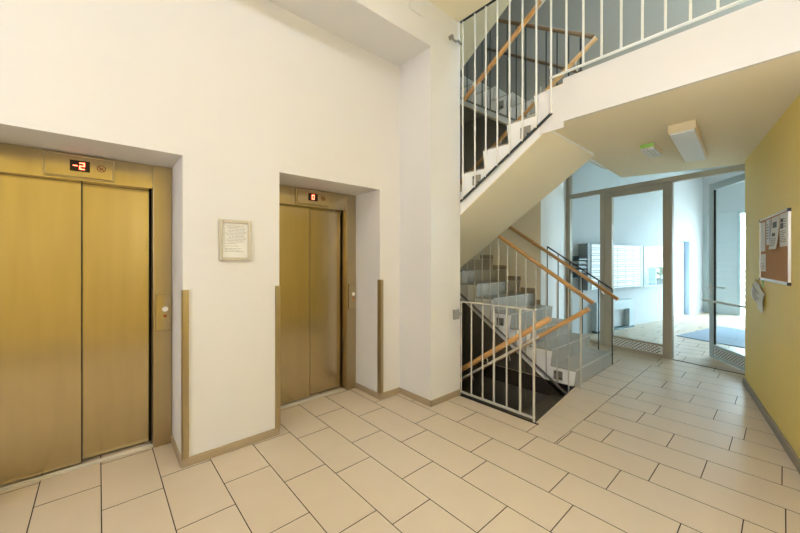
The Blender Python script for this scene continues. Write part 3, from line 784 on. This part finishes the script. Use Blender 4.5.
sheet(1.62, 1.845, 1.58, 1.842, 'large white sheet with pictures at the near top corner of the cork board', [('picture', 'photo', [(0.1, 0.5, 0.55, 0.72), (0.1, 0.5, 0.74, 0.86)]), ('printed_lines', 'ink', lines(0.12, 0.5, 7, 6) + lines(0.56, 0.86, 4, 7, 0.58, 0.9))], d0=0.0135)
sheet(0.935, 1.13, 1.365, 1.53, 'small white slip low on the cork board', [('printed_lines', 'ink', lines(0.1, 0.5, 3, 8, 0.3, 0.8))])
# note hanging from the board's lower corner on green tape
hn = thing('hanging_note', (*yp(0.85, 0.004), 1.03), 'crumpled note hung on green tape below the cork board', 'note')
mb = MB(); A = math.radians(-16)
def hp(u, v, d_):
    return (*yp(0.82 + u * math.cos(A) - v * math.sin(A), 0.006 + d_), 1.125 + u * math.sin(A) + v * math.cos(A))
n = 6; m_ = 6
gv = []
for i in range(n + 1):
    for j in range(m_ + 1):
        u = -0.24 + 0.48 * i / n; v = -0.10 + 0.20 * j / m_
        gv.append(hp(u, v, 0.008 + 0.006 * math.sin(i * 1.7 + j) + 0.012 * (1 - j / m_)))
gf = [(i * (m_ + 1) + j, (i + 1) * (m_ + 1) + j, (i + 1) * (m_ + 1) + j + 1, i * (m_ + 1) + j + 1) for i in range(n) for j in range(m_)]
mb.add(gv, gf); o = mb.build('sheet', 'paper_g', hn)
sol = o.modifiers.new('thickness', 'SOLIDIFY'); sol.thickness = 0.0015; sol.offset = 0
mb = MB()
for i, (u, v, ww) in enumerate([(-.18, .055, .3), (-.18, .03, .22), (-.15, .005, .3), (-.18, -.02, .26), (-.15, -.05, .2)]):
    a0, a1 = hp(u, v, 0.03), hp(u + ww, v, 0.03); mb.bar(a0, a1, 0.001, 0.006)
mb.build('handwriting', 'ink', hn)
mb = MB(); ybox(mb, 0.915, 0.965, 0.001, 0.005, 1.215, 1.285); mb.build('tape', 'green', hn)
# hatch on the pier
mb = MB(); mb.box(2.20, 2.372, 2.345, 2.352, 3.855, 4.04)
tag(mb.build('access_hatch', 'white', None, 0.003), 'flush white access hatch high above the dropped bulkhead', 'hatch')

# ================================================================== LOBBY THINGS
ms = 2.46
mbx = thing('mailbox_unit', (*lp(ms, 1.7), 0.86), 'white bank of letter boxes on the lobby wall', 'letter boxes')
t0, t1, z0, z1 = 0.46, 2.31, 0.893, 1.781
mb = MB(); lbox(mb, ms - 0.19, ms - 0.001, t0 - 0.10, t1 + 0.005, z0 - 0.005, z1 + 0.01); mb.build('carcass', 'mail_edge', mbx, 0.003)
mb = MB(); lbox(mb, ms - 0.20, ms - 0.001, t1 + 0.008, t1 + 0.12, z0 - 0.005, z1 + 0.0); mb.build('end_panel', 'console', mbx, 0.003)
rows, cols = 8, 6
for c_ in range(cols):
    for r_ in range(rows):
        a, b = t0 + (t1 - t0) * c_ / cols, t0 + (t1 - t0) * (c_ + 1) / cols; u, v = z0 + (z1 - z0) * r_ / rows, z0 + (z1 - z0) * (r_ + 1) / rows
        mb = MB(); lbox(mb, ms - 0.203, ms - 0.191, a + 0.008, b - 0.008, u + 0.007, v - 0.007)
        dm = mb.build('mailbox_door', 'mailbox', mbx)
        mb = MB(); lbox(mb, ms - 0.2045, ms - 0.2032, a + 0.03, b - 0.03, u + 0.03, u + 0.045); mb.build('name_slot', 'mail_edge', dm)
lrk = thing('leaflet_rack', (*lp(ms, 0.3), 0.0), 'dark teal rack of leaflet trays on a pole beside the letter boxes', 'rack')
mb = MB(); mb.tube((*lp(ms - 0.1, 0.28), 0.0), (*lp(ms - 0.1, 0.28), 1.14), 0.018, 12); lbox(mb, ms - 0.2, ms - 0.02, 0.16, 0.40, 0, 0.015); mb.build('pole', 'bar', lrk)
mb = MB(); lbox(mb, ms - 0.03, ms - 0.002, 0.10, 0.35, 1.14, 1.55); mb.build('back_plate', 'teal_dk', lrk)
for i in range(5):
    z = 1.15 + i * 0.08
    mb = MB(); lbox(mb, ms - 0.17, ms - 0.03, 0.10, 0.35, z, z + 0.01); lbox(mb, ms - 0.18, ms - 0.168, 0.10, 0.35, z, z + 0.04); mb.build('tray', 'teal_dk', lrk, 0.003)
for i, wh in ((1, 'second lowest'), (2, 'middle'), (3, 'second highest')):
    z = 1.15 + i * 0.08
    mb = MB(); lbox(mb, ms - 0.166, ms - 0.035, 0.12, 0.33, z + 0.0105, z + 0.055)
    tag(mb.build('leaflet_stack', 'console'), 'grey leaflet stack on the %s tray of the teal rack' % wh, 'leaflets', 'leaflet stacks on the rack')
bn = thing('wall_bench', (*lp(ms, 1.6), 0), 'pale grey console frame standing against the lobby wall under the letter boxes', 'console')
B0, B1, BD = 0.80, 2.21, 0.11
mb = MB(); lbox(mb, ms - BD, ms - 0.002, B0, B1, 0.42, 0.615); mb.build('top_box', 'console', bn, 0.004)
for a, b in ((B1 - 0.17, B1), (B0, B0 + 0.17)):
    mb = MB(); lbox(mb, ms - BD, ms - 0.002, a, b, 0.04, 0.418); mb.build('leg', 'console', bn, 0.004)
mb = MB(); lbox(mb, ms - BD - 0.01, ms - 0.002, B0 - 0.01, B1 + 0.01, 0.0, 0.04); mb.build('plinth', 'teal_dk', bn)
cs = thing('notice_case', (*lp(ms, 3.2), 0.88), 'pale blue glazed case with an added plant for its reflection, right of the letter boxes', 'notice case')
mb = MB(); lbox(mb, ms - 0.02, ms - 0.001, 2.47, 3.85, 0.88, 1.78); lbox(mb, ms - 0.20, ms - 0.02, 2.47, 3.85, 0.88, 0.90); lbox(mb, ms - 0.20, ms - 0.02, 2.47, 2.49, 0.90, 1.78); mb.build('back_box', 'blue_dr', cs)
mb = MB(); lbox(mb, ms - 0.198, ms - 0.190, 2.492, 3.845, 0.905, 1.775); mb.build('pane', 'pane', cs)
mb = MB(); lbox(mb, ms - 0.15, ms - 0.144, 2.56, 2.78, 1.12, 1.74); mb.build('sheet', 'paper', cs)
mb = MB(); lbox(mb, ms - 0.15, ms - 0.144, 2.80, 3.12, 0.92, 1.42); mb.build('poster', 'blue_pr', cs)
pl_ = thing('reflection_plant', (*lp(ms - 0.11, 3.45), 0.901), 'added leafy plant standing in for the reflection in the case glass', 'plant')  # plant shape added for the greenery reflected in the case glass
px_, py_ = lp(ms - 0.11, 3.45)
mb = MB(); mb.tube((px_, py_, 0.902), (px_, py_, 1.04), 0.06, 20, 0, 0.08); mb.build('pot', 'pot', pl_)
mb = MB(); rnd = random.Random(5)
for i in range(60):
    a = rnd.uniform(0, 6.283); h0 = rnd.uniform(1.04, 1.6); ln = rnd.uniform(0.09, 0.17)
    ds, dt = 0.3 * math.cos(a), 1.3 * math.sin(a)
    c0 = Vector((px_, py_, h0)); dr_ = Vector((ds * LA[0] + dt * LN[0], ds * LA[1] + dt * LN[1], rnd.uniform(-0.4, 0.6)))
    sd = Vector((0, 0, 1)).cross(dr_).normalized() * ln * 0.22 + Vector((0, 0, 0.02))
    tip = c0 + dr_ * ln; md = c0 + dr_ * ln * 0.5
    mb.add([c0, md + sd, tip, md - sd], [(0, 1, 2, 3)])
o = mb.build('foliage', 'leaf', pl_); sol = o.modifiers.new('thickness', 'SOLIDIFY'); sol.thickness = 0.002
mb = MB()
mb.tube((px_, py_, 1.0), (px_, py_, 1.6), 0.008, 6)
mb.build('stem', 'leaf', pl_)
# lobby side door
ld = thing('door_3', (*lp(2.6, 4.9), 0), 'pale blue door set back in the white lobby wall', 'door', None, 'structure')
mb = MB(); lbox(mb, 2.575, 2.60, 4.45, 5.33, 0.005, 1.97); mb.build('door_leaf', 'blue_dr', ld, 0.003)
mb = MB(); lbox(mb, 2.462, 2.60, 5.345, 5.369, 0, 2.0); lbox(mb, 2.462, 2.60, 4.401, 4.425, 0, 2.0); lbox(mb, 2.462, 2.60, 4.425, 5.345, 1.975, 1.999); mb.build('door_frame', 'blue_jamb', ld)
mb = MB(); lbox(mb, 2.571, 2.575, 4.62, 4.98, 1.62, 1.65); lbox(mb, 2.571, 2.575, 4.62, 4.85, 1.54, 1.57); mb.build('door_sign_lines', 'ink', ld)
# front glazing
fw_ = thing('window_2', (*lp(0, 6.3), 0), 'street side glazing of the entrance lobby', 'window', None, 'structure')
lpart('post', 'frame_teal', fw_, (2.372, 2.458, 6.2, 6.3, 0, 2.78))
lpart('post', 'frame_teal', fw_, (1.70, 1.76, 6.24, 6.30, 0, 2.78))
lpart('frosted_pane', 'frost', fw_, (1.76, 2.372, 6.27, 6.285, 0.0, 2.78))
lpart('mullion', 'frame_teal', fw_, (0.4, 0.46, 6.25, 6.31, 0, 2.78))
lpart('mullion', 'frame_teal', fw_, (-0.7, -0.64, 6.25, 6.31, 0, 2.78))
lpart('transom', 'frame_teal', fw_, (-1.6, 1.70, 6.25, 6.31, 2.70, 2.78))
for a, b in ((0.46, 1.70), (-0.64, 0.4), (-1.6, -0.7)): lpart('pane', 'pane', fw_, (a, b, 6.276, 6.284, 0.0, 2.70))
portal('street_portal', (*lp(0.1, 6.45), 1.4), (math.pi / 2, 0, math.radians(-11.5) + math.pi / 2), 3.4, 2.8)
# door mat
mb = MB(); mb.hexa([(8.375, 1.38), (8.0, 0.2), (10.0, -0.4), (10.25, 0.95)], 0.0, 0.012)
dm = tag(mb.build('door_mat', 'mat_blue', None, 0.004), 'blue grey door mat on the lobby floor', 'mat')
# outdoors
mb = MB(); lbox(mb, -30, 30, 6.4, 40, -0.3, -0.05); struct(mb, 'ground', 'pave', 'pale paved ground outside the entrance', 'ground')
os_ = thing('outdoor_steps', (*lp(1.2, 9), -0.05), 'pale outdoor steps beyond the street glazing', 'steps')
for i in range(6):
    mb = MB(); lbox(mb, -1.5, 3.0, 9.0 + i * 0.4, 9.0 + (i + 1) * 0.4, -0.05, 0.2 + i * 0.19); so = mb.build('step', 'pave', os_)
    mb = MB(); lbox(mb, -1.5, 3.0, 8.98 + i * 0.4, 9.0 + i * 0.4, 0.06 + i * 0.19, 0.14 + i * 0.19); mb.build('painted_step_shade', 'step_shade', so)  # grey strip painting the shade on each step front
